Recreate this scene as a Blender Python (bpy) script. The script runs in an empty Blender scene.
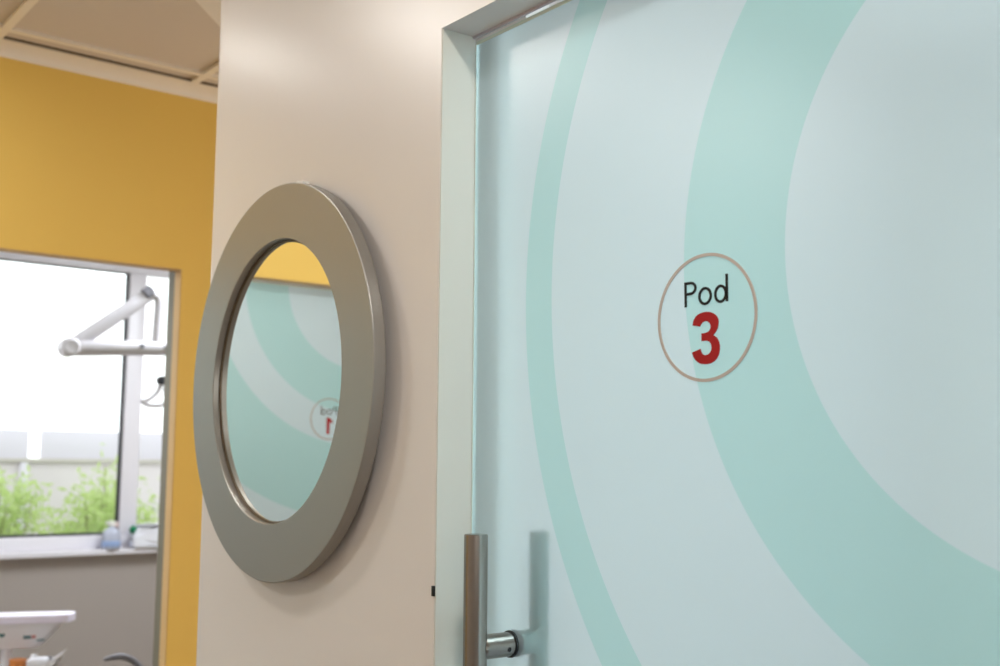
import bpy, bmesh, math, random
from mathutils import Vector, Matrix
from mathutils.geometry import tessellate_polygon
random.seed(7)
sc = bpy.context.scene
COL = sc.collection
PI = math.pi

# ------------------------------------------------------------------ helpers
def lin(r, g, b):
    f = lambda c: (c/255/12.92) if c/255 <= .04045 else ((c/255+.055)/1.055)**2.4
    return (f(r), f(g), f(b), 1.0)

def mat(name, col, rough=.6, metal=0., spec=.5, bump=0., bscale=200., noise=0., nscale=6., **kw):
    m = bpy.data.materials.new(name); m.use_nodes = True
    nt = m.node_tree; b = nt.nodes['Principled BSDF']
    b.inputs['Base Color'].default_value = col
    b.inputs['Roughness'].default_value = rough
    b.inputs['Metallic'].default_value = metal
    b.inputs['Specular IOR Level'].default_value = spec
    for k, v in kw.items():
        b.inputs[k.replace('_', ' ')].default_value = v
    if bump or noise:
        tc = nt.nodes.new('ShaderNodeTexCoord')
    if bump:
        n = nt.nodes.new('ShaderNodeTexNoise'); n.inputs['Scale'].default_value = bscale; n.inputs['Detail'].default_value = 3
        bp = nt.nodes.new('ShaderNodeBump'); bp.inputs['Strength'].default_value = bump; bp.inputs['Distance'].default_value = .002
        nt.links.new(tc.outputs['Object'], n.inputs['Vector'])
        nt.links.new(n.outputs['Fac'], bp.inputs['Height']); nt.links.new(bp.outputs['Normal'], b.inputs['Normal'])
    if noise:
        n2 = nt.nodes.new('ShaderNodeTexNoise'); n2.inputs['Scale'].default_value = nscale
        mx = nt.nodes.new('ShaderNodeMix'); mx.data_type = 'RGBA'
        nt.links.new(tc.outputs['Object'], n2.inputs['Vector']); nt.links.new(n2.outputs['Fac'], mx.inputs['Factor'])
        mx.inputs['A'].default_value = tuple(c*(1-noise) for c in col[:3])+(1,)
        mx.inputs['B'].default_value = tuple(min(1, c*(1+noise)) for c in col[:3])+(1,)
        nt.links.new(mx.outputs['Result'], b.inputs['Base Color'])
    return m

def link(name, me, material=None, parent=None):
    o = bpy.data.objects.new(name, me); COL.objects.link(o)
    if material is not None:
        me.materials.append(material)
    if parent is not None:
        o.parent = parent
    return o

def obj(name, bm, material=None, parent=None, smooth=True, angle=35):
    me = bpy.data.meshes.new(name)
    bmesh.ops.recalc_face_normals(bm, faces=bm.faces[:])
    bm.to_mesh(me); bm.free()
    if smooth:
        for p in me.polygons: p.use_smooth = True
        try: me.set_sharp_from_angle(angle=math.radians(angle))
        except Exception: pass
    return link(name, me, material, parent)

def tag(o, label=None, cat=None, group=None, kind=None):
    if label: o['label'] = label
    if cat: o['category'] = cat
    if group: o['group'] = group
    if kind: o['kind'] = kind
    return o

def thing(name, label, cat, loc=(0, 0, 0), rz=0, group=None, kind=None):
    o = bpy.data.objects.new(name, None); COL.objects.link(o)
    o.empty_display_size = .1
    o.location = loc; o.rotation_euler = (0, 0, rz)
    return tag(o, label, cat, group, kind)

def box(bm, x0, x1, y0, y1, z0, z1, bev=0.):
    vs = [bm.verts.new((x, y, z)) for x in (x0, x1) for y in (y0, y1) for z in (z0, z1)]
    F = [(0, 1, 3, 2), (4, 6, 7, 5), (0, 4, 5, 1), (2, 3, 7, 6), (0, 2, 6, 4), (1, 5, 7, 3)]
    fs = [bm.faces.new([vs[i] for i in f]) for f in F]
    if bev:
        es = list({e for f in fs for e in f.edges})
        bmesh.ops.bevel(bm, geom=es, offset=bev, segments=2, profile=.5, affect='EDGES')
    return bm

def boxes(*L, bev=0.):
    bm = bmesh.new()
    for b in L: box(bm, *b, bev=bev)
    return bm

def prism(bm, poly, z0, z1, axis='z'):
    """extrude a 2-D outline; axis z: (x,y); axis y: (x,z) along y; axis x: (y,z) along x"""
    def P(a, b, c):
        return {'z': (a, b, c), 'y': (a, c, b), 'x': (c, a, b)}[axis]
    n = len(poly)
    lo = [bm.verts.new(P(a, b, z0)) for a, b in poly]; hi = [bm.verts.new(P(a, b, z1)) for a, b in poly]
    for i in range(n):
        bm.faces.new((lo[i], lo[(i+1) % n], hi[(i+1) % n], hi[i]))
    tris = tessellate_polygon([[Vector((a, b, 0)) for a, b in poly]])
    for t in tris:
        try:
            bm.faces.new([lo[i] for i in t]); bm.faces.new([hi[i] for i in t])
        except ValueError: pass
    return bm

def tube(bm, pts, r, n=16, caps=True, closed=False):
    """sweep a circle along a polyline; r may be a list"""
    pts = [Vector(p) for p in pts]; N = len(pts)
    R = r if isinstance(r, (list, tuple)) else [r]*N
    rings = []; prev = None
    for i, p in enumerate(pts):
        if closed: t = (pts[(i+1) % N]-pts[i-1]).normalized()
        else:
            a = pts[max(0, i-1)]; b = pts[min(N-1, i+1)]; t = (b-a).normalized()
        if prev is None:
            up = Vector((0, 0, 1)) if abs(t.z) < .9 else Vector((0, 1, 0))
            u = t.cross(up).normalized()
        else:
            u = (prev-t*prev.dot(t)).normalized()
        prev = u; v = t.cross(u)
        rings.append([bm.verts.new(p+(u*math.cos(2*PI*k/n)+v*math.sin(2*PI*k/n))*R[i]) for k in range(n)])
    m = N if closed else N-1
    for i in range(m):
        a, b = rings[i], rings[(i+1) % N]
        for k in range(n): bm.faces.new((a[k], a[(k+1) % n], b[(k+1) % n], b[k]))
    if caps and not closed:
        bm.faces.new(rings[0]); bm.faces.new(rings[-1])
    return bm

def lathe(bm, prof, n=48, M=Matrix.Identity(4), closed=False):
    """profile of (radius, height) turned about local z, then moved by M"""
    rings = []
    for r, h in prof:
        if r < 1e-6: rings.append([bm.verts.new(M @ Vector((0, 0, h)))])
        else: rings.append([bm.verts.new(M @ Vector((r*math.cos(2*PI*k/n), r*math.sin(2*PI*k/n), h))) for k in range(n)])
    idx = list(range(len(rings)-1)) + ([len(rings)-1] if closed else [])
    for i in idx:
        a, b = rings[i], rings[(i+1) % len(rings)]
        for k in range(n):
            k2 = (k+1) % n
            if len(a) == 1 and len(b) == 1: continue
            if len(a) == 1: bm.faces.new((a[0], b[k], b[k2]))
            elif len(b) == 1: bm.faces.new((a[k], a[k2], b[0]))
            else: bm.faces.new((a[k], a[k2], b[k2], b[k]))
    return bm

def smooth_path(pts, n=6, closed=False):
    P = [Vector(p) for p in pts]; N = len(P); out = []
    rng = range(N) if closed else range(N-1)
    for i in rng:
        g = lambda k: P[k % N] if closed else P[max(0, min(N-1, k))]
        p0, p1, p2, p3 = g(i-1), g(i), g(i+1), g(i+2)
        for s in range(n):
            t = s/n
            out.append(.5*((2*p1)+(-p0+p2)*t+(2*p0-5*p1+4*p2-p3)*t*t+(-p0+3*p1-3*p2+p3)*t**3))
    if not closed: out.append(P[-1])
    return out

def ellipse(cx, cz, a, b, n=40, a0=0, a1=2*PI, close=False):
    m = n if not close else n
    return [(cx+a*math.cos(a0+(a1-a0)*k/(n if close else n-1)), cz+b*math.sin(a0+(a1-a0)*k/(n if close else n-1))) for k in range(m)]

def ribbon(bm, path, w, y0, y1, closed=False):
    """flat stroke of width w in the xz plane, from y0 to y1"""
    P = [Vector((p[0], p[1])) for p in path]; N = len(P); L = []; Rr = []
    for i in range(N):
        if closed: t = (P[(i+1) % N]-P[i-1])
        else: t = P[min(N-1, i+1)]-P[max(0, i-1)]
        t.normalize(); nn = Vector((-t.y, t.x))*w/2
        L.append(P[i]+nn); Rr.append(P[i]-nn)
    V = [[bm.verts.new((q.x, y, q.y)) for q in S] for S in (L, Rr) for y in (y0, y1)]
    m = N if closed else N-1
    for i in range(m):
        j = (i+1) % N
        bm.faces.new((V[0][i], V[0][j], V[2][j], V[2][i])); bm.faces.new((V[1][i], V[3][i], V[3][j], V[1][j]))
        bm.faces.new((V[0][i], V[1][i], V[1][j], V[0][j])); bm.faces.new((V[2][i], V[2][j], V[3][j], V[3][i]))
    if not closed:
        for i in (0, N-1): bm.faces.new((V[0][i], V[2][i], V[3][i], V[1][i]))
    return bm

# ------------------------------------------------------------------ materials
M = {}
M['cream'] = mat('cream_satin_paint', lin(217, 211, 206), rough=.33, spec=.6, bump=.015, bscale=260)
M['jamb'] = mat('pale_grey_green_paint', lin(206, 205, 194), rough=.5)
M['yellow'] = mat('yellow_paint', (.81, .56, .138, 1), rough=.6, spec=.3, bump=.02, bscale=200)
M['revealtone'] = mat('yellow_reveal_lit_tone', lin(206, 172, 116), rough=.55)  # tone of the yellow reveal under the light, put into a sand colour
M['olive'] = mat('olive_grey_frame', lin(116, 113, 97), rough=.5)
M['ceil'] = mat('ceiling_tile', lin(212, 203, 194), rough=.9, spec=.1, bump=.25, bscale=400)
M['grid'] = mat('ceiling_grid_metal', lin(240, 233, 222), rough=.5)
M['white'] = mat('white_plaster', lin(238, 232, 224), rough=.7)
M['grey'] = mat('grey_wall_paint', lin(168, 158, 152), rough=.7)
M['floor'] = mat('vinyl_floor', lin(138, 118, 98), rough=.45, noise=.12, nscale=30)
M['podbounce'] = mat('pod_bounce_sheet', lin(226, 224, 236), rough=.4)
M['pvc'] = mat('window_plastic', lin(232, 228, 234), rough=.35)
M['gasket'] = mat('dark_gasket', lin(46, 46, 52), rough=.6)
M['silver'] = mat('silver_frame_paint', lin(152, 149, 143), rough=.38, metal=.6, bump=.05, bscale=500)
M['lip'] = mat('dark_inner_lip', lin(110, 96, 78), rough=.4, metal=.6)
M['mirror'] = mat('mirror_silver', (.93, .95, .94, 1), rough=.0, metal=1.)
M['steel'] = mat('brushed_steel', lin(146, 139, 131), rough=.27, metal=1., Anisotropic=.6)
M['shadesteel'] = mat('steel_backlit_shade', lin(98, 130, 122), rough=.5, metal=.2)  # darker green copy of the steel; backlit shade of the far bar in its colour
M['black'] = mat('black_rubber', lin(22, 24, 24), rough=.5)
M['darkhole'] = mat('dark_socket', lin(30, 28, 26), rough=.4, metal=.6)
M['alu'] = mat('pale_aluminium', lin(214, 204, 212), rough=.3, metal=.7)
M['edge'] = mat('pale_glass_edge', lin(216, 226, 212), rough=.3, Coat_Weight=.5)
M['ink'] = mat('black_vinyl', lin(12, 12, 14), rough=.5, spec=.25)
M['red'] = mat('red_vinyl', lin(152, 10, 16), rough=.5, spec=.25)
M['taupe'] = mat('taupe_vinyl', lin(176, 166, 158), rough=.5, spec=.25)
M['clip'] = mat('white_foam_clip', lin(232, 230, 224), rough=.6)
M['lamp'] = mat('dental_white_enamel', lin(226, 222, 228), rough=.3)
M['lampgrey'] = mat('grey_joint_cap', lin(128, 126, 134), rough=.4)
M['silicone'] = mat('lavender_white_pad', lin(240, 232, 252), rough=.35)
M['unit'] = mat('unit_enamel', lin(232, 230, 236), rough=.35)
M['orange'] = mat('orange_plastic', lin(214, 132, 66), rough=.4)
M['tealmark'] = mat('teal_print', lin(60, 110, 118), rough=.5)
M['redmark'] = mat('red_print', lin(196, 110, 106), rough=.5)
M['greencap'] = mat('green_cap', lin(0, 128, 84), rough=.35)
M['jug'] = mat('white_jug_plastic', lin(236, 236, 244), rough=.35)
M['bottle'] = mat('clear_pale_plastic', lin(214, 218, 236), rough=.2, Transmission_Weight=.35)
M['blue'] = mat('blue_liquid_label', lin(150, 172, 214), rough=.4)
M['pink'] = mat('pink_nozzle', lin(222, 196, 196), rough=.4)
M['concrete'] = mat('pale_fence_render', lin(214, 208, 212), rough=.85, noise=.06, nscale=3)
M['fencetop'] = mat('pale_fence_sheet', lin(211, 208, 219), rough=.7)
M['paving'] = mat('pale_paving', lin(190, 186, 180), rough=.9, noise=.1, nscale=8)
M['stem'] = mat('shrub_stem', lin(120, 108, 84), rough=.8)

def leaf_mat(name, c):
    m = bpy.data.materials.new(name); m.use_nodes = True; nt = m.node_tree
    for n in list(nt.nodes): nt.nodes.remove(n)
    out = nt.nodes.new('ShaderNodeOutputMaterial'); mx = nt.nodes.new('ShaderNodeMixShader'); mx.inputs[0].default_value = .45
    d = nt.nodes.new('ShaderNodeBsdfDiffuse'); t = nt.nodes.new('ShaderNodeBsdfTranslucent')
    tc = nt.nodes.new('ShaderNodeTexCoord'); nz = nt.nodes.new('ShaderNodeTexNoise'); nz.inputs['Scale'].default_value = 9
    mc = nt.nodes.new('ShaderNodeMix'); mc.data_type = 'RGBA'
    mc.inputs['A'].default_value = tuple(x*.6 for x in c[:3])+(1,); mc.inputs['B'].default_value = tuple(min(1, x*1.4) for x in c[:3])+(1,)
    nt.links.new(tc.outputs['Object'], nz.inputs['Vector']); nt.links.new(nz.outputs['Fac'], mc.inputs['Factor'])
    for s in (d, t): nt.links.new(mc.outputs['Result'], s.inputs['Color'])
    nt.links.new(d.outputs[0], mx.inputs[1]); nt.links.new(t.outputs[0], mx.inputs[2]); nt.links.new(mx.outputs[0], out.inputs[0])
    return m
M['leaf'] = leaf_mat('light_green_leaf', lin(194, 213, 148))
M['leaf2'] = leaf_mat('grey_green_leaf', lin(186, 202, 168))

def pane_mat():
    m = bpy.data.materials.new('clear_window_glass'); m.use_nodes = True; nt = m.node_tree
    for n in list(nt.nodes): nt.nodes.remove(n)
    out = nt.nodes.new('ShaderNodeOutputMaterial'); mx = nt.nodes.new('ShaderNodeMixShader')
    t = nt.nodes.new('ShaderNodeBsdfTransparent'); t.inputs[0].default_value = (.97, .99, .98, 1)
    g = nt.nodes.new('ShaderNodeBsdfGlossy'); g.inputs['Roughness'].default_value = 0
    fr = nt.nodes.new('ShaderNodeFresnel'); fr.inputs[0].default_value = 1.45
    nt.links.new(fr.outputs[0], mx.inputs[0]); nt.links.new(t.outputs[0], mx.inputs[1]); nt.links.new(g.outputs[0], mx.inputs[2])
    nt.links.new(mx.outputs[0], out.inputs[0]); return m
M['pane'] = pane_mat()

def clear_back():
    m = bpy.data.materials.new('clear_glass_back'); m.use_nodes = True; nt = m.node_tree
    for n in list(nt.nodes): nt.nodes.remove(n)
    out = nt.nodes.new('ShaderNodeOutputMaterial'); t = nt.nodes.new('ShaderNodeBsdfTransparent')
    t.inputs[0].default_value = (.93, .98, .96, 1); nt.links.new(t.outputs[0], out.inputs[0]); return m
M['back'] = clear_back()

PALE = (.63, .83, .93, 1); TEAL = (.41, .76, .79, 1)
def film_mat(name, rings):
    """frosted film on glass; teal between the inner and the outer circle of each printed ring (x, z, radius)"""
    m = bpy.data.materials.new(name); m.use_nodes = True; nt = m.node_tree; L = nt.links.new
    b = nt.nodes['Principled BSDF']
    tc = nt.nodes.new('ShaderNodeTexCoord'); sp = nt.nodes.new('ShaderNodeSeparateXYZ'); L(tc.outputs['Object'], sp.inputs[0])
    cb = nt.nodes.new('ShaderNodeCombineXYZ'); L(sp.outputs['X'], cb.inputs['X']); L(sp.outputs['Z'], cb.inputs['Z'])
    def cmp(c, op):
        d = nt.nodes.new('ShaderNodeVectorMath'); d.operation = 'DISTANCE'; L(cb.outputs[0], d.inputs[0]); d.inputs[1].default_value = (c[0], 0, c[1])
        a = nt.nodes.new('ShaderNodeMath'); a.operation = op; L(d.outputs['Value'], a.inputs[0]); a.inputs[1].default_value = c[2]
        return a
    acc = None
    for c0, c1 in rings:
        a = cmp(c0, 'GREATER_THAN'); c = cmp(c1, 'LESS_THAN')
        p = nt.nodes.new('ShaderNodeMath'); p.operation = 'MULTIPLY'; L(a.outputs[0], p.inputs[0]); L(c.outputs[0], p.inputs[1])
        if acc is None: acc = p
        else:
            q = nt.nodes.new('ShaderNodeMath'); q.operation = 'ADD'; L(acc.outputs[0], q.inputs[0]); L(p.outputs[0], q.inputs[1]); acc = q
    mx = nt.nodes.new('ShaderNodeMix'); mx.data_type = 'RGBA'; L(acc.outputs[0], mx.inputs['Factor'])
    mx.inputs['A'].default_value = PALE; mx.inputs['B'].default_value = TEAL
    L(mx.outputs['Result'], b.inputs['Base Color'])
    b.inputs['Roughness'].default_value = .33
    b.inputs['IOR'].default_value = 1.22
    b.inputs['Transmission Weight'].default_value = .62
    b.inputs['Coat Weight'].default_value = 1.; b.inputs['Coat Roughness'].default_value = .33; b.inputs['Coat IOR'].default_value = 1.45
    return m

# ------------------------------------------------------------------ the setting
FY = -.062          # face of the pod wall
OW = 1.30           # width of the pod door opening
HEAD = 2.132        # door heads
CZ = 2.75           # tiled ceiling
def struct(name, bm, m, parent=None, label=None, **kw):
    o = obj(name, bm, m, parent, **kw)
    if parent is None: tag(o, label, None, None, 'structure')
    return o

# pod wall with a rounded free end and the doorway of the pod
r = .045; xe = -.808
arc = [(xe+r-r*math.cos(a), FY+r-r*math.sin(a)) for a in [i*PI/2/12 for i in range(13)]]
plan = [(xe, 3.1)]+arc+[(0, FY), (0, -.004), (-.12, -.004), (-.12, .04), (xe+.11, .04), (xe+.11, 3.1)]
bm = bmesh.new(); prism(bm, plan, 0, 2.80)
box(bm, 0, OW, FY, -.004, HEAD, 2.80); box(bm, OW, 3.5, FY, -.004, 0, 2.80)
struct('wall_front', bm, M['cream'], label='cream satin-painted pod wall with a rounded free end')
# the leaf behind the sliding glass
bm = boxes((-.3, -.075, .16, .21, 0, 2.27), (-.3, 3.5, .16, .21, 2.27, 2.80), (OW+.02, 3.5, .16, .21, 0, 2.27))
struct('wall_inner', bm, M['white'], label='pale inner leaf of the pod wall behind the frosted glass')
# jamb and head linings
bm = boxes((0, .0022, FY+.001, -.0016, 0, HEAD), (OW-.0022, OW, FY+.001, -.0016, 0, HEAD))
struct('trim_1', bm, M['jamb'], label='pale grey-green lining on the jambs of the pod doorway')
bm = boxes((.003, OW-.003, -.007, -.0035, HEAD-.004, HEAD))
struct('trim_2', bm, M['alu'], label='thin pale aluminium strip along the head of the pod doorway')
# inside of the pod
bm = boxes((xe+.11, 3.5, 3.0, 3.1, 0, 2.8)); struct('wall_pod', bm, M['white'], label='white far wall inside the pod')
struct('bounce_pod', boxes((xe+.12, 3.49, .22, 2.99, .0005, .004)), M['podbounce'], label='pale lavender sheet added on the pod floor to brighten the lower glass')  # pale sheet added over the floor to lighten the lower frosted glass
# yellow wall with its wide opening
YX = -2.2; OY0, OY1 = -1.82, .468
bm = boxes((YX-.05, YX, OY1, 3.1, 0, 2.80), (YX-.05, YX, -3.3, OY0, 0, 2.80), (YX-.05, YX, OY0, OY1, HEAD, 2.80))
struct('wall_end', bm, M['yellow'], label='yellow painted wall above and beside the surgery opening')
bm = boxes((YX-.11, YX-.05, OY1+.0005, 3.1, 0, 2.80), (YX-.11, YX-.05, -3.3, OY0, 0, 2.80), (YX-.11, YX-.05, OY0, OY1, HEAD+.03, 2.80))
struct('trim_3', bm, M['olive'], label='olive-grey inner jamb of the yellow opening')
struct('trim_9', boxes((YX-.0495, YX-.001, OY1-.003, OY1, 0, HEAD-.003), (YX-.0495, YX-.001, OY0+.02, OY1, HEAD-.003, HEAD)), M['revealtone'], label='lining on the edge of the yellow opening, its lit tone put into a sand colour')
# surgery room behind the yellow wall
WX = -4.5; SILL = 1.066; WT = 2.56; WY0, WY1 = -1.1, 1.85
bm = boxes((WX-.14, WX, -2.4, 2.5, 0, SILL-.028), (WX-.14, WX, -2.4, 2.5, WT, 2.80), (WX-.14, WX, -2.4, WY0, SILL-.028, WT), (WX-.14, WX, WY1, 2.5, SILL-.028, WT))
struct('wall_window', bm, M['grey'], label='grey wall under the surgery window')
bm = boxes((WX-.14, YX-.11, -2.5, -2.4, 0, 2.8), (WX-.14, YX-.11, 2.4, 2.5, 0, 2.8)); struct('wall_surgery', bm, M['white'], label='white side walls of the surgery')
bm = boxes((WX-.10, WX+.05, WY0, WY1, SILL-.028, SILL), bev=.004); struct('trim_4', bm, M['pvc'], label='white window board under the surgery window')
bm = boxes((-4.64, 3.6, -3.4, 3.2, -.1, 0)); struct('floor', bm, M['floor'], label='pale vinyl floor')
bm = boxes((-4.64, 3.6, -3.4, 3.2, CZ, CZ+.1)); struct('ceiling', bm, M['ceil'], label='tiled ceiling over the corridor')
# ceiling grid
bm = bmesh.new()
for k in range(-5, 6):
    y = -.155+.61*k
    if -3.3 < y < 3: box(bm, -2.13, -.78 if y > -.1 else 1.5, y-.012, y+.012, CZ-.010, CZ+.001)
for k in range(0, 6):
    x = -2.045+.61*k; box(bm, x-.012, x+.012, -3.3, 3.0 if x < -.8 else -.1, CZ-.0105, CZ+.001)
struct('trim_5', bm, M['grid'], label='pale metal grid between the ceiling tiles')
# cove along the yellow wall
cove = [(YX, 2.80), (YX, 2.712)]+[(YX+.060*(1-math.cos(a)), 2.712+.030*math.sin(a)) for a in [i*PI/2/8 for i in range(1, 9)]]+[(YX+.066, 2.742), (YX+.066, 2.80)]
bm = bmesh.new(); prism(bm, cove, -3.3, 3.1, 'y'); struct('trim_6', bm, M['grid'], label='pale cove moulding between the yellow wall and the ceiling')
struct('trim_8', boxes((YX+.067, YX+.077, -3.3, 3.0, CZ-.005, CZ+.001)), M['lip'], label='dark strip coloured as the shadow line between the cove and the ceiling tiles')  # dark strip stands in for the shade in the gap
# lower bulkhead with a diagonal edge
bk = [(-1.33, .20), (-1.33, 3.08), (xe+.02, 3.08), (xe+.02, -.02), (3.5, -.02), (3.5, -3.3), (2.17, -3.3)]
bm = bmesh.new(); prism(bm, bk, 2.60, CZ+.01); struct('trim_7', bm, M['white'], label='white ceiling bulkhead with a diagonal edge')
# shell behind the camera
bm = boxes((-2.31, 3.6, -3.4, -3.3, 0, 2.8)); struct('wall_back', bm, M['cream'], label='cream wall across the corridor')
bm = boxes((3.5, 3.6, -3.4, 3.2, 0, 2.8)); struct('wall_right', bm, M['cream'], label='cream wall at the end of the corridor')
bm = boxes((-2.31, xe+.11, 3.1, 3.2, 0, 2.8), (xe+.11, 3.6, 3.1, 3.2, 0, 2.8)); struct('wall_far', bm, M['cream'], label='cream wall closing the passage beside the pod')

# window
win = thing('window_1', 'white framed window with a wide left pane and a narrow right pane', 'window', (-4.58, 0, SILL), 0, None, 'structure')
X0, X1 = -.035, .035; ZB, ZT = 1.133-SILL, 2.505-SILL; TOP = WT-SILL
MY0, MY1 = 1.153, 1.243
obj('window_frame', boxes((X0, X1, WY0, WY1, 0, ZB), (X0, X1, WY0, WY1, ZT, TOP), (X0, X1, WY0, WY0+.07, ZB, ZT), (X0, X1, WY1-.07, WY1, ZB, ZT), bev=.004), M['pvc'], win)
obj('mullion', boxes((X0-.002, X1+.006, MY0, MY1, ZB, ZT), bev=.006), M['pvc'], win)
bm = boxes((.0, .02, WY0+.07, MY0, ZB, ZB+.012), (.0, .02, MY0-.012, MY0, ZB+.012, ZT-.006), (.0, .02, WY0+.07, MY0, ZT-.006, ZT))
obj('gasket', bm, M['gasket'], win)
for y0, y1 in ((WY0+.07, MY0), (MY1, WY1-.07)):
    obj('pane', boxes((-.006, -.001, y0, y1, ZB, ZT)), M['pane'], win, smooth=False)

# ------------------------------------------------------------------ lettering of the pod signs (millimetres from the sign centre)
THREE = [(-19.4,-7.8,1),(-17.6,-2),(-13,3),(-6.5,5.4),(0,6),(7,5.2),(14,2),(18.2,-3),(19,-7.5),(17.8,-13.2),(14.7,-18),(10.9,-21.4,1),(16,-24.5),(19.3,-30),(20.2,-36),(19,-43),(14.4,-49.3),(7,-52.9),(-1,-53.6),(-9,-52.2),(-15.5,-48),(-19,-43),(-20.6,-38.8,1),
 (-8.2,-35.6,1),(-6.7,-39.8),(-4,-42.2),(-.2,-43.2),(4.5,-42),(7.6,-38.8),(8.4,-34.9),(7.3,-30.6),(4,-27.8),(-.5,-26.9),(-6.2,-26.9,1),(-6.1,-18,1),(-1,-17.9),(3.8,-16.8),(6.8,-14),(7.5,-10.6),(6,-7.2),(3,-5.2),(.2,-4.6),(-3,-5),(-6,-6.6),(-8.3,-9.9,1)]
ONE = [(.5,5.5,1),(9.5,5.5,1),(9.5,-52.5,1),(-1.8,-52.5,1),(-1.8,-9,1),(-7,-12.5),(-13.5,-15,1),(-13.5,-4.6,1),(-5.5,-.6)]
def outline(pts, n=5):
    N = len(pts); out = []
    for i in range(N):
        a, b = pts[i], pts[(i+1) % N]
        p0 = a if len(a) > 2 else pts[i-1]; p3 = b if len(b) > 2 else pts[(i+2) % N]
        A, B, P0, P3 = (Vector(q[:2]) for q in (a, b, p0, p3))
        for s in range(n):
            t = s/n
            out.append(.5*((2*A)+(-P0+B)*t+(2*P0-5*A+4*B-P3)*t*t+(-P0+3*A-3*B+P3)*t**3))
    return [(v.x/1000, v.y/1000) for v in out]

def lettering(cx, cz):
    S = lambda L: [(cx+a/1000, cz+b/1000) for a, b in L]
    w = .0031; y0, y1 = -.0012, -.0002
    bm = bmesh.new()
    ribbon(bm, S([(-29.6, 43.6), (-29.6, 14.6)]), w, y0, y1)                               # P
    bowl = [(-28.4, 42)]+[(-22+7.6*math.cos(a), 35.7+6.3*math.sin(a)) for a in [PI/2-PI*k/16 for k in range(17)]]+[(-28.4, 29.4)]
    ribbon(bm, S(bowl), w, y0, y1)
    ribbon(bm, S(ellipse(-.2, 24.4, 8.4, 8.9, 40, close=True)), w, y0, y1, True)               # o
    ribbon(bm, S(ellipse(22.6, 24.4, 7.6, 8.9, 40, close=True)), w, y0, y1, True)              # d
    ribbon(bm, S([(31.7, 46), (31.7, 15)]), w, y0, y1)
    return bm

def pod_door(name, label, wid, rings, sign, digit, digit_word, loc, rz, handle_x):
    d = thing(name, label, 'door', loc, rz, None, 'structure')
    H = 2.126
    film = film_mat('frosted_film_'+digit_word, rings)
    me = bpy.data.meshes.new('glass_panel')
    bm = boxes((.001, wid, 0, .010, .008, H))
    bmesh.ops.recalc_face_normals(bm, faces=bm.faces[:])
    bm.faces.ensure_lookup_table()
    for f in bm.faces:
        f.material_index = 0 if f.normal.y < -.9 else (1 if f.normal.y > .9 else 2)
    bm.to_mesh(me); bm.free()
    me.materials.append(film); me.materials.append(M['back']); me.materials.append(M['edge'])
    g = link('glass_panel', me, None, d)
    obj('polished_edge', boxes((.0027, .0037, -.0012, -.0003, .008, H-.001), (.0037, wid, -.0012, -.0003, H-.0060, H-.001)), M['edge'], d, smooth=False)
    sx, sz = sign
    bm = bmesh.new(); ribbon(bm, ellipse(sx, sz, .0718, .0718, 96, close=True), .0036, -.0012, -.0002, True)
    tag(obj('sign_ring', bm, M['taupe'], d, smooth=False), 'taupe ring around the pod number')
    tag(obj('sign_lettering', lettering(sx, sz), M['ink'], d, smooth=False), 'black word Pod')
    bm = bmesh.new(); prism(bm, [(sx+a, sz+b) for a, b in outline(digit)], -.0012, -.0002, 'y')
    tag(obj('sign_number', bm, M['red'], d, smooth=False), 'red number '+digit_word)
    # pull handle: bars on both faces, joined through the glass
    hz = 1.410; hb = .86
    hd = bpy.data.objects.new('pull_handle', None); COL.objects.link(hd); hd.parent = d; hd.empty_display_size = .05
    hd.location = (handle_x, 0, 0)
    tag(hd, 'brushed steel pull bar')
    SM = {-1: M['steel'], 1: M['shadesteel']}
    for s, off in ((-1, .060), (1, .062)):
        base = 0 if s < 0 else .010
        R = .0157
        bm = bmesh.new()
        prof = [(0, hb), (R-.001, hb), (R, hb+.001), (R, hz-.001), (R-.001, hz), (0, hz)]
        lathe(bm, prof, 40, Matrix.Translation((0, base+s*off, 0)))
        obj('bar', bm, SM[s], hd)
        for z in (1.2635, 1.0):
            bm = bmesh.new()
            T = Matrix.Translation((0, base+s*.0036, z)) @ Matrix.Rotation(PI/2 if s < 0 else -PI/2, 4, 'X')
            prof = [(0, 0), (.0152, 0), (.0160, .001), (.0160, off-.018), (.0154, off-.014), (.012, off-.0075), (0, off-.0075)]
            lathe(bm, prof, 36, T); so = obj('standoff', bm, SM[s], hd)
            bm = bmesh.new(); T2 = Matrix.Translation((0, base, z)) @ Matrix.Rotation(PI/2 if s < 0 else -PI/2, 4, 'X')
            lathe(bm, [(0, .0001), (.0176, .0001), (.0180, .0012), (.0176, .0037), (0, .0037)], 36, T2); obj('gasket_ring', bm, M['black'], hd)
            if s < 0:
                bm = bmesh.new(); T3 = Matrix.Translation((.0150, -.0145, z-.004)) @ Matrix.Rotation(PI/2, 4, 'Y')
                lathe(bm, [(0, .0008), (.0016, .0008), (.0030, .0010), (.0032, .0004), (.0030, -.001), (0, -.001)], 16, T3); obj('set_screw', bm, M['darkhole'], hd)
    return d

d3 = pod_door('door_1', 'frosted glass sliding door with teal rings marked Pod 3, full height at the right', OW-.002,
              [((.887, 1.7268, .3365), (.8968, 1.7274, .4897)), ((.8856, 1.7200, .7128), (.9027, 1.7166, .7830))], (.4393, 1.6691), THREE, 'three', (0, 0, 0), 0, .091)
PY0 = -1.80
d1 = pod_door('door_2', 'frosted glass door marked Pod 1, seen reversed in the round mirror', 1.40,
              [((-1.243-PY0, 2.132, .292), (-1.243-PY0, 2.132, .452)), ((-1.243-PY0, 2.132, .567), (-1.243-PY0, 2.132, .825))], (-1.123-PY0, 1.6600), ONE, 'one', (YX-.056, PY0, 0), PI/2, .104)
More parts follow.
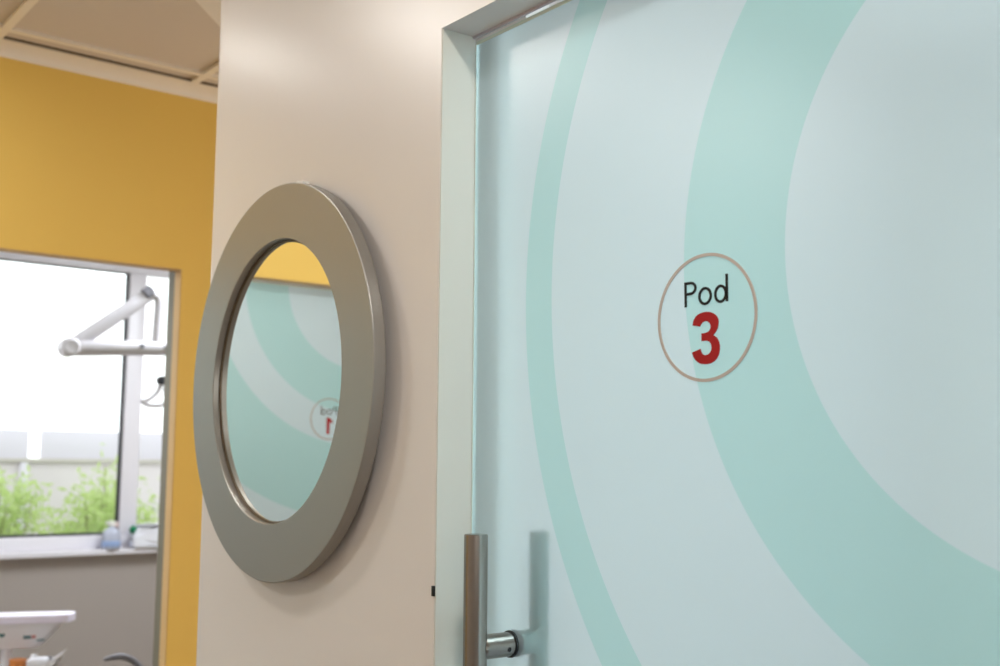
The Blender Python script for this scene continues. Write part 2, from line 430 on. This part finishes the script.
# roller clamp on top of the Pod 1 panel
bm = bmesh.new(); box(bm, 1.018, 1.05, -.006, -.0008, 2.085, 2.124, bev=.001)
tag(obj('roller_clamp', bm, M['lip'], d1), 'small bronze clamp at the top edge')

# ------------------------------------------------------------------ round mirror
MC = Vector((-.445, -.092, 1.6415)); RI, RO = .2412, .3370
mr = thing('round_mirror', 'large round mirror in a broad satin silver frame on the cream wall', 'mirror', MC, math.radians(-1.15))
T = Matrix.Rotation(PI/2, 4, 'X')            # local z -> -y (towards the corridor)
bm = bmesh.new()
prof = [(RI, -.013), (RI, -.0012), (RI+.0012, 0), (RO-.0018, 0), (RO-.0005, -.0006), (RO, -.002), (RO, -.0200), (RO-.001, -.0215), (RI+.02, -.0215), (RI+.02, -.0175), (RI+.004, -.0175), (RI+.004, -.013)]
lathe(bm, prof, 160, T, closed=True); obj('frame', bm, M['silver'], mr, angle=14)
bm = bmesh.new(); lathe(bm, [(RI+.0035, -.0172), (RI-.0032, -.0140), (RI-.0042, -.0118), (RI-.0012, -.0114), (RI-.0002, -.0125), (RI+.0035, -.0129)], 160, T, closed=True)
tag(obj('inner_lip', bm, M['lip'], mr), 'bronze-grey lip around the mirror')
bm = bmesh.new(); lathe(bm, [(0, -.0136), (RI+.003, -.0136), (RI+.003, -.0170), (0, -.0170)], 128, T)
tag(obj('mirror_glass', bm, M['mirror'], mr), 'mirror glass')
bm = bmesh.new(); lathe(bm, [(0, -.0217), (.24, -.0217), (.24, -.0250), (0, -.0250)], 96, T)
obj('backing_board', bm, M['black'], mr)
bm = bmesh.new(); box(bm, -.013, .013, .0135, .0265, -.010, .0050, bev=.002)
a = math.radians(80); bmesh.ops.transform(bm, matrix=Matrix.Translation((math.cos(a)*RO, 0, math.sin(a)*RO)) @ Matrix.Rotation(-(a-PI/2), 4, 'Y'), verts=bm.verts[:])
tag(obj('mounting_clip', bm, M['clip'], mr), 'white foam clip showing behind the top of the frame')

# little black bumper on the corner of the jamb
bm = bmesh.new(); box(bm, -.0035, .0012, FY-.0025, FY+.002, 1.3215, 1.3355, bev=.0006)
tag(obj('door_bumper', bm, M['black']), 'tiny black bumper on the wall corner left of the pull handle', 'bumper')

# ------------------------------------------------------------------ dental light hanging in the surgery
LX = -3.3
dl = thing('dental_light', 'white jointed arm of a dental light hanging in front of the window', 'lamp', (LX, 1.06, CZ))
def W(y, z, x=0): return (x, y-1.06, z-CZ)
obj('ceiling_pole', tube(bmesh.new(), [W(1.06, CZ-.001), W(1.06, 1.93)], .03, 20), M['lamp'], dl)
bm = bmesh.new(); lathe(bm, [(0, -.001), (.09, -.001), (.09, -.02), (.07, -.045), (.032, -.05)], 32); obj('ceiling_cover', bm, M['lamp'], dl)
bm = tube(bmesh.new(), [W(.436, 1.950), W(.50, 1.960), W(.70, 1.974), W(1.05, 1.995)], [.026, .033, .031, .032], 20); obj('lower_arm', bm, M['lamp'], dl)
bm = tube(bmesh.new(), [W(.47, 1.965, -.012), W(.500, 1.985, -.012), W(.787, 2.207, -.012)], [.028, .030, .028], 20); obj('upper_arm', bm, M['lamp'], dl)
bm = bmesh.new(); lathe(bm, [(0, -.036), (.026, -.042), (.038, -.032), (.038, .032), (.026, .042), (0, .036)], 24, Matrix.Translation(W(.463, 1.960)) @ Matrix.Rotation(PI/2, 4, 'Y')); obj('arm_joint', bm, M['lamp'], dl)
bm = bmesh.new(); lathe(bm, [(0, -.022), (.018, -.022), (.026, -.015), (.026, .018), (.016, .024), (0, .024)], 24, Matrix.Translation(W(.776, 2.213)) @ Matrix.Rotation(-math.radians(52), 4, 'X')); tag(obj('joint_cap', bm, M['lampgrey'], dl), 'grey joint cap')
rod = smooth_path([W(.785, 2.207), W(.812, 2.205), W(.826, 2.180), W(.824, 2.08), W(.818, 1.985)], 6)
obj('link_rod', tube(bmesh.new(), rod, .0185, 14), M['lamp'], dl)
for y, z in ((.749, 1.982), (.852, 1.985)):
    bm = bmesh.new(); lathe(bm, [(0, .028), (.0095, .028), (.0095, .0365), (0, .0365)], 14, Matrix.Translation(W(y, z)) @ Matrix.Rotation(PI/2, 4, 'Y')); obj('rivet', bm, M['lampgrey'], dl)
obj('drop_arm', tube(bmesh.new(), smooth_path([W(1.03, 1.97), W(.99, 1.93), W(.965, 1.87), W(.96, 1.84)], 5), .014, 14), M['lamp'], dl)
bm = bmesh.new(); lathe(bm, [(0, .05), (.05, .045), (.085, .02), (.095, -.02), (.09, -.045), (.05, -.05), (0, -.05)], 32, Matrix.Translation(W(.965, 1.82)) @ Matrix.Rotation(math.radians(80), 4, 'Y')); obj('lamp_head', bm, M['lamp'], dl)
bm = bmesh.new(); lathe(bm, [(0, -.020), (.010, -.020), (.019, -.012), (.019, .012), (.014, .020), (0, .020)], 16, Matrix.Translation(W(.852, 1.846)) @ Matrix.Rotation(PI/2, 4, 'Y')); tag(obj('knob', bm, M['gasket'], dl), 'dark knob')
loop = smooth_path([W(.880, 1.86), W(.852, 1.842), W(.838, 1.80), W(.80, 1.765), W(.775, 1.757), W(.80, 1.742), W(.86, 1.745), W(.92, 1.79)], 6)
obj('grip_loop', tube(bmesh.new(), loop, .0095, 10), M['lamp'], dl)

# ------------------------------------------------------------------ delivery unit with its padded tray
TX = -3.1; UA = math.radians(24)
def UP(x, y): return (TX+x*math.cos(UA)+y*math.sin(UA), .26-x*math.sin(UA)+y*math.cos(UA), .7055)   # a spot on the unit's shelf
du = thing('delivery_unit', 'dental instrument table with a lavender-white pad, below the window', 'dental unit', (TX, .26, 0), -UA)
D = lambda y: y-.26
bm = bmesh.new()
top = [(-.03, D(-.22)), (.06, D(-.22)), (.085, D(-.19)), (.085, D(.40)), (.072, D(.450)), (.04, D(.465)), (-.02, D(.465)), (-.04, D(.44)), (-.04, D(-.19))]
prism(bm, [(a, b) for a, b in top], .924, .950); bmesh.ops.bevel(bm, geom=[e for e in bm.edges if abs(e.verts[0].co.z-e.verts[1].co.z) < 1e-5 and len(e.link_faces) == 2 and abs(e.link_faces[0].normal.z-e.link_faces[1].normal.z) > .3], offset=.008, segments=3, affect='EDGES')
obj('pad', bm, M['silicone'], du)
bm = bmesh.new()
N = 12; sec = []
for k in range(N+1):
    t = k/N; z = .923-.090*t
    ye = D(.425)-.075*(t**1.4); ys = D(-.19)+.08*t**1.6; xh = .075-.02*t**1.6
    sec.append([(-xh-.01, ys, z), (xh, ys, z), (xh, ye-.03, z), (xh-.02, ye, z), (-xh+.01, ye, z), (-xh-.01, ye-.03, z)])
rr = [[bm.verts.new(p) for p in s] for s in sec]
for a, b in zip(rr[:-1], rr[1:]):
    for k in range(6): bm.faces.new((a[k], a[(k+1) % 6], b[(k+1) % 6], b[k]))
bm.faces.new(rr[0]); bm.faces.new(rr[-1]); obj('body', bm, M['unit'], du, angle=50)
obj('post', tube(bmesh.new(), [(.0, D(.235), .838), (.0, D(.235), .05)], .019, 20), M['unit'], du)
bm = bmesh.new(); lathe(bm, [(0, .0), (.20, .0), (.20, .03), (.12, .05), (.02, .06)], 40, Matrix.Translation((.0, D(.235), 0))); obj('foot_plate', bm, M['unit'], du)
def on_front(y, z):                     # x of the body's front face at height z
    t = (.923-z)/.090; return .075-.02*t**1.6
bm = bmesh.new(); x = on_front(0, .875); lathe(bm, [(0, 0), (.010, 0), (.010, .004), (0, .004)], 16, Matrix.Translation((x-.001, D(.228), .886)) @ Matrix.Rotation(PI/2, 4, 'Y')); obj('button', bm, M['tealmark'], du)
bm = bmesh.new()
x = on_front(0, .876)
box(bm, x-.003, x+.0008, D(.300), D(.325), .868, .882)
obj('print_mark', bm, M['tealmark'], du, smooth=False)
bm = bmesh.new(); box(bm, x-.003, x+.0009, D(.327), D(.341), .870, .883); obj('print_mark', bm, M['redmark'], du, smooth=False)
x = on_front(0, .862); bm = bmesh.new(); box(bm, x-.003, x+.0012, D(.345), D(.372), .859, .864); obj('print_mark', bm, M['tealmark'], du, smooth=False)

# scoop holder and shelf carried by the unit's post, with an orange tub and a white tub on the shelf
bm = bmesh.new()
ol = [(.330-.26, .812), (.405-.26, .812), (.414-.26, .804), (.410-.26, .788), (.396-.26, .765), (.376-.26, .748), (.330-.26, .740)]
prism(bm, ol, .112, .185, 'x'); bmesh.ops.bevel(bm, geom=bm.edges[:], offset=.006, segments=2, affect='EDGES'); sco = obj('scoop_holder', bm, M['jug'], du)
bm = bmesh.new(); prism(bm, [(.095, .798), (.138, .798), (.138, .788), (.125, .768), (.098, .760)], .1845, .187, 'x'); tag(obj('inset_panel', bm, M['unit'], sco), 'pale grey inset')
obj('bracket', tube(bmesh.new(), smooth_path([(.10, D(.37), .686), (.135, D(.37), .690), (.148, D(.37), .715), (.148, D(.37), .748)], 4), .007, 12), M['steel'], du)
obj('lower_shelf', boxes((-.01, .12, D(.10), D(.39), .690, .705), bev=.004), M['lamp'], du)
bm = bmesh.new(); lathe(bm, [(0, .0), (.024, .0), (.026, .004), (.029, .084), (.030, .087), (.030, .095), (0, .097)], 28)
o = obj('tub', bm, M['orange']); o.location = UP(.085, .029); tag(o, 'orange tub beside the metal post of the instrument table', 'tub')
bm = bmesh.new(); lathe(bm, [(0, .0), (.016, .0), (.018, .004), (.018, .09), (.013, .10), (.011, .110), (0, .112)], 24)
o = obj('tub', bm, M['jug']); o.location = UP(.085, .082); tag(o, 'narrow white tub right of the orange tub', 'tub')

# stool with a curved arm support at the bottom of the window wall
st = thing('operator_stool', 'dental stool with a curved grey arm bar, under the grey wall', 'stool', (-2.9, .72, 0))
path = smooth_path([(0, -.198, .786), (0, -.17, .792), (0, -.13, .791), (0, -.09, .772), (0, -.06, .735), (0, -.045, .68), (0, -.04, .60), (0, -.035, .52)], 5)
n = len(path); obj('arm_bar', tube(bmesh.new(), path, [.006+.006*min(1, k/8) for k in range(n)], 14), M['lampgrey'], st)
bm = bmesh.new(); lathe(bm, [(0, .44), (.16, .44), (.18, .46), (.18, .50), (.16, .52), (0, .525)], 40); obj('seat', bm, M['gasket'], st)
obj('stem', tube(bmesh.new(), [(0, 0, .44), (0, 0, .06)], .025, 18), M['steel'], st)
bm = bmesh.new(); lathe(bm, [(0, 0), (.2, 0), (.2, .025), (.05, .06), (0, .06)], 40); obj('base_plate', bm, M['steel'], st)

# ------------------------------------------------------------------ things on the window board
sb = thing('spray_bottle', 'clear spray bottle with pale blue contents on the window board, left of the mullion foot', 'bottle', (-4.475, 1.091, SILL+.0005))
bm = bmesh.new(); lathe(bm, [(0, 0), (.036, 0), (.040, .004), (.040, .066), (.034, .082), (.015, .096), (.0135, .106), (0, .106)], 28); obj('flask', bm, M['bottle'], sb)
bm = bmesh.new(); lathe(bm, [(.0405, .010), (.0412, .011), (.0412, .036), (.0405, .037)], 28, closed=False); obj('label_band', bm, M['blue'], sb)
bm = bmesh.new(); box(bm, -.012, .012, -.026, .016, .108, .124, bev=.004); lathe(bm, [(0, .1), (.015, .1), (.015, .109), (0, .109)], 18); obj('spray_head', bm, M['clip'], sb)
bm = bmesh.new(); box(bm, -.006, .006, .012, .030, .096, .120, bev=.003); obj('trigger', bm, M['pink'], sb)
jg = thing('jug', 'white plastic container with a green cap on the window board', 'container', (-4.475, 1.262, SILL+.0005))
bm = bmesh.new()
ol = [(-.062, .0), (.075, .0), (.080, .006), (.080, .070), (.070, .088), (.045, .096), (-.01, .098), (-.035, .090), (-.060, .062), (-.066, .04)]
prism(bm, ol, -.040, .040, 'x'); bmesh.ops.bevel(bm, geom=bm.edges[:], offset=.007, segments=2, affect='EDGES'); obj('canister', bm, M['jug'], jg)
bm = bmesh.new(); lathe(bm, [(0, 0), (.016, 0), (.017, .003), (.016, .026), (.013, .028), (0, .028)], 20, Matrix.Translation((0, -.046, .066)) @ Matrix.Rotation(math.radians(38), 4, 'X')); tag(obj('cap', bm, M['greencap'], jg), 'green cap')
sb.scale = (1.12,)*3; jg.scale = (1.08, 1.08, 1.2)

# ------------------------------------------------------------------ outside the window
bm = boxes((-12, -4.65, -8, 12, -.1, 0)); tag(obj('ground_outside', bm, M['paving']), 'pale paving outside the window', None, None, 'structure')
fx = -7.5
fe = thing('boundary_fence', 'pale fence with a rendered lower wall behind the shrubs outside', 'fence', (fx, 2, 0))
obj('lower_wall', boxes((-.12, 0, -7, 8, 0, 1.500)), M['concrete'], fe, smooth=False)
obj('coping', boxes((-.15, .03, -7, 8, 1.500, 1.530), bev=.005), M['paving'], fe)
for y0, y1 in ((-6.9, -3.8), (-3.7, -.475), (-.385, 2.3), (2.39, 5.2), (5.3, 7.9)):
    obj('upper_panel', boxes((-.05, -.02, y0, y1, 1.530, 1.742), bev=.004), M['fencetop'], fe)
for y in (-.51, 2.345): obj('fence_post', boxes((-.005, .03, y-.03, y+.03, 0, 1.499), bev=.004), M['fencetop'], fe)

def shrub(label, x, y, h, w, n, m, seed):
    R = random.Random(seed)
    s = thing('shrub', label, 'shrub', (x, y, 0), 0, 'shrubs outside the window')
    bm = bmesh.new(); tips = []
    for k in range(14):
        a = R.uniform(0, 2*PI); q = R.uniform(.2, 1)*w; hh = h*R.uniform(.75, 1.0)*(1-.25*(q/w))
        p = [(0+R.uniform(-.04, .04), R.uniform(-.04, .04), 0), (q*.45*math.cos(a), q*.45*math.sin(a), hh*.5), (q*.8*math.cos(a), q*.8*math.sin(a), hh*.8), (q*math.cos(a), q*math.sin(a), hh)]
        sp = smooth_path(p, 5); tube(bm, sp, [.009*(1-.75*i/len(sp)) for i in range(len(sp))], 6); tips.append(sp)
    obj('stems', bm, M['stem'], s)
    bm = bmesh.new()
    for i in range(n):
        sp = R.choice(tips); p = sp[int(len(sp)*R.uniform(.35, .999))]+Vector((R.gauss(0, .085), R.gauss(0, .085), R.gauss(0, .06)))
        L = R.uniform(.05, .085); wd = L*.36
        d = Vector((R.uniform(-1, 1), R.uniform(-1, 1), R.uniform(-.4, .9))).normalized(); side = d.cross(Vector((R.uniform(-1, 1), R.uniform(-1, 1), R.uniform(-1, 1)))).normalized(); nn = d.cross(side)
        q = [p, p+d*L*.45+side*wd*.5+nn*.006, p+d*L, p+d*L*.45-side*wd*.5+nn*.006]
        v = [bm.verts.new(a) for a in q]; bm.faces.new((v[0], v[1], v[2])); bm.faces.new((v[0], v[2], v[3]))
    obj('foliage', bm, m, s, smooth=False)
    return s
shrub('light green leafy shrub at the left edge of the window view', -6.5, .98, 1.66, .36, 2100, M['leaf'], 1)
shrub('tall light green leafy shrub in the middle of the wide pane', -5.7, 1.43, 1.60, .26, 2100, M['leaf'], 2)
shrub('grey-green shrub seen through the narrow right pane', -5.9, 2.26, 1.70, .22, 1700, M['leaf2'], 3)
shrub('light green shrub behind the spray bottle', -6.95, 1.92, 1.62, .30, 1700, M['leaf'], 4)

# ------------------------------------------------------------------ light
def area(name, loc, size, power, col, rot=(0, 0, 0), shape='DISK', sy=None, spread=PI):
    l = bpy.data.lights.new(name, 'AREA'); l.shape = shape; l.size = size
    if sy: l.size_y = sy
    l.energy = power; l.color = col; l.spread = spread
    o = bpy.data.objects.new(name, l); COL.objects.link(o); o.location = loc; o.rotation_euler = rot
    return o
warm = (1., .965, .92); cool = (.76, .92, 1.)
area('downlight_corridor', (-1.78, -.58, CZ-.012), .12, 2.2, warm)
area('downlight_corridor', (-1.21, -.95, CZ-.012), .26, 10.5, warm)
area('downlight_corridor', (-1.21, -2.15, CZ-.012), .15, 21, warm)
area('downlight_door', (.80, -.50, 2.59), .12, 11.5, warm)
area('corridor_fill', (3.45, -2.1, 1.9), 1.1, 20, (1., .985, .96), rot=(0, PI/2, 0), shape='SQUARE')  # added fill from the right for the yellow wall; no window there
area('passage_fill', (-1.5, 3.05, 1.35), 1.1, 31, (1., .97, .93), rot=(-PI/2, 0, 0), shape='RECTANGLE', sy=1.8)  # added fill grazing the yellow wall; the passage end has no window
area('pod_top_fill', (.9, 1.5, 2.70), 1.1, 28, cool, shape='SQUARE')  # added overhead light without a fixture, backlights the frosted glass
area('pod_side_fill', (3.45, 1.5, 1.0), 1.4, 45, (.70, .87, 1.), rot=(0, PI/2, 0), shape='SQUARE')  # added side light, no window behind it; brightens the lower frosted glass
area('surgery_fill', (-3.12, 1.35, 2.72), .8, 45, (.88, .95, 1.), shape='SQUARE')  # added light without a fixture, lifts the dental arm and window frame
area('surgery_fill', (-3.45, -1.4, 2.72), .9, 45, (.88, .95, 1.), shape='SQUARE')  # second added light, brightens the Pod 1 glass from behind
po = area('window_portal', (-4.70, (WY0+WY1)/2, (SILL+WT)/2), 1.6, 1, (1, 1, 1), rot=(0, -PI/2, 0), shape='RECTANGLE', sy=3.1)
po.data.cycles.is_portal = True

w = bpy.data.worlds.new('World'); sc.world = w; w.use_nodes = True
w.node_tree.nodes['Background'].inputs[0].default_value = (.97, .98, 1, 1)
w.node_tree.nodes['Background'].inputs[1].default_value = 2.3

# ------------------------------------------------------------------ camera
cam = bpy.data.cameras.new('camera'); co = bpy.data.objects.new('camera', cam); COL.objects.link(co); sc.camera = co
cam.sensor_width = 36; cam.lens = 1119.91*36/1000; cam.clip_start = .02
yaw, pitch, roll = (math.radians(a) for a in (-51.499, 6.75291, .39768))
f = Vector((math.sin(yaw)*math.cos(pitch), math.cos(yaw)*math.cos(pitch), math.sin(pitch)))
rt = Vector((math.cos(yaw), -math.sin(yaw), 0)); up = rt.cross(f)
r2 = rt*math.cos(roll)+up*math.sin(roll); u2 = -rt*math.sin(roll)+up*math.cos(roll)
co.matrix_world = Matrix.Translation((1.28158, -.96903, 1.5)) @ Matrix((r2, u2, -f)).transposed().to_4x4()
cam.dof.use_dof = True; cam.dof.focus_distance = 1.48; cam.dof.aperture_fstop = 5.3

sc.view_settings.view_transform = 'Standard'; sc.view_settings.look = 'None'
sc.view_settings.exposure = 0; sc.view_settings.gamma = 1; sc.view_settings.use_curve_mapping = False
sc.cycles.use_denoising = True
sc.cycles.max_bounces = 14; sc.cycles.transmission_bounces = 10; sc.cycles.glossy_bounces = 6; sc.cycles.diffuse_bounces = 5; sc.cycles.transparent_max_bounces = 12
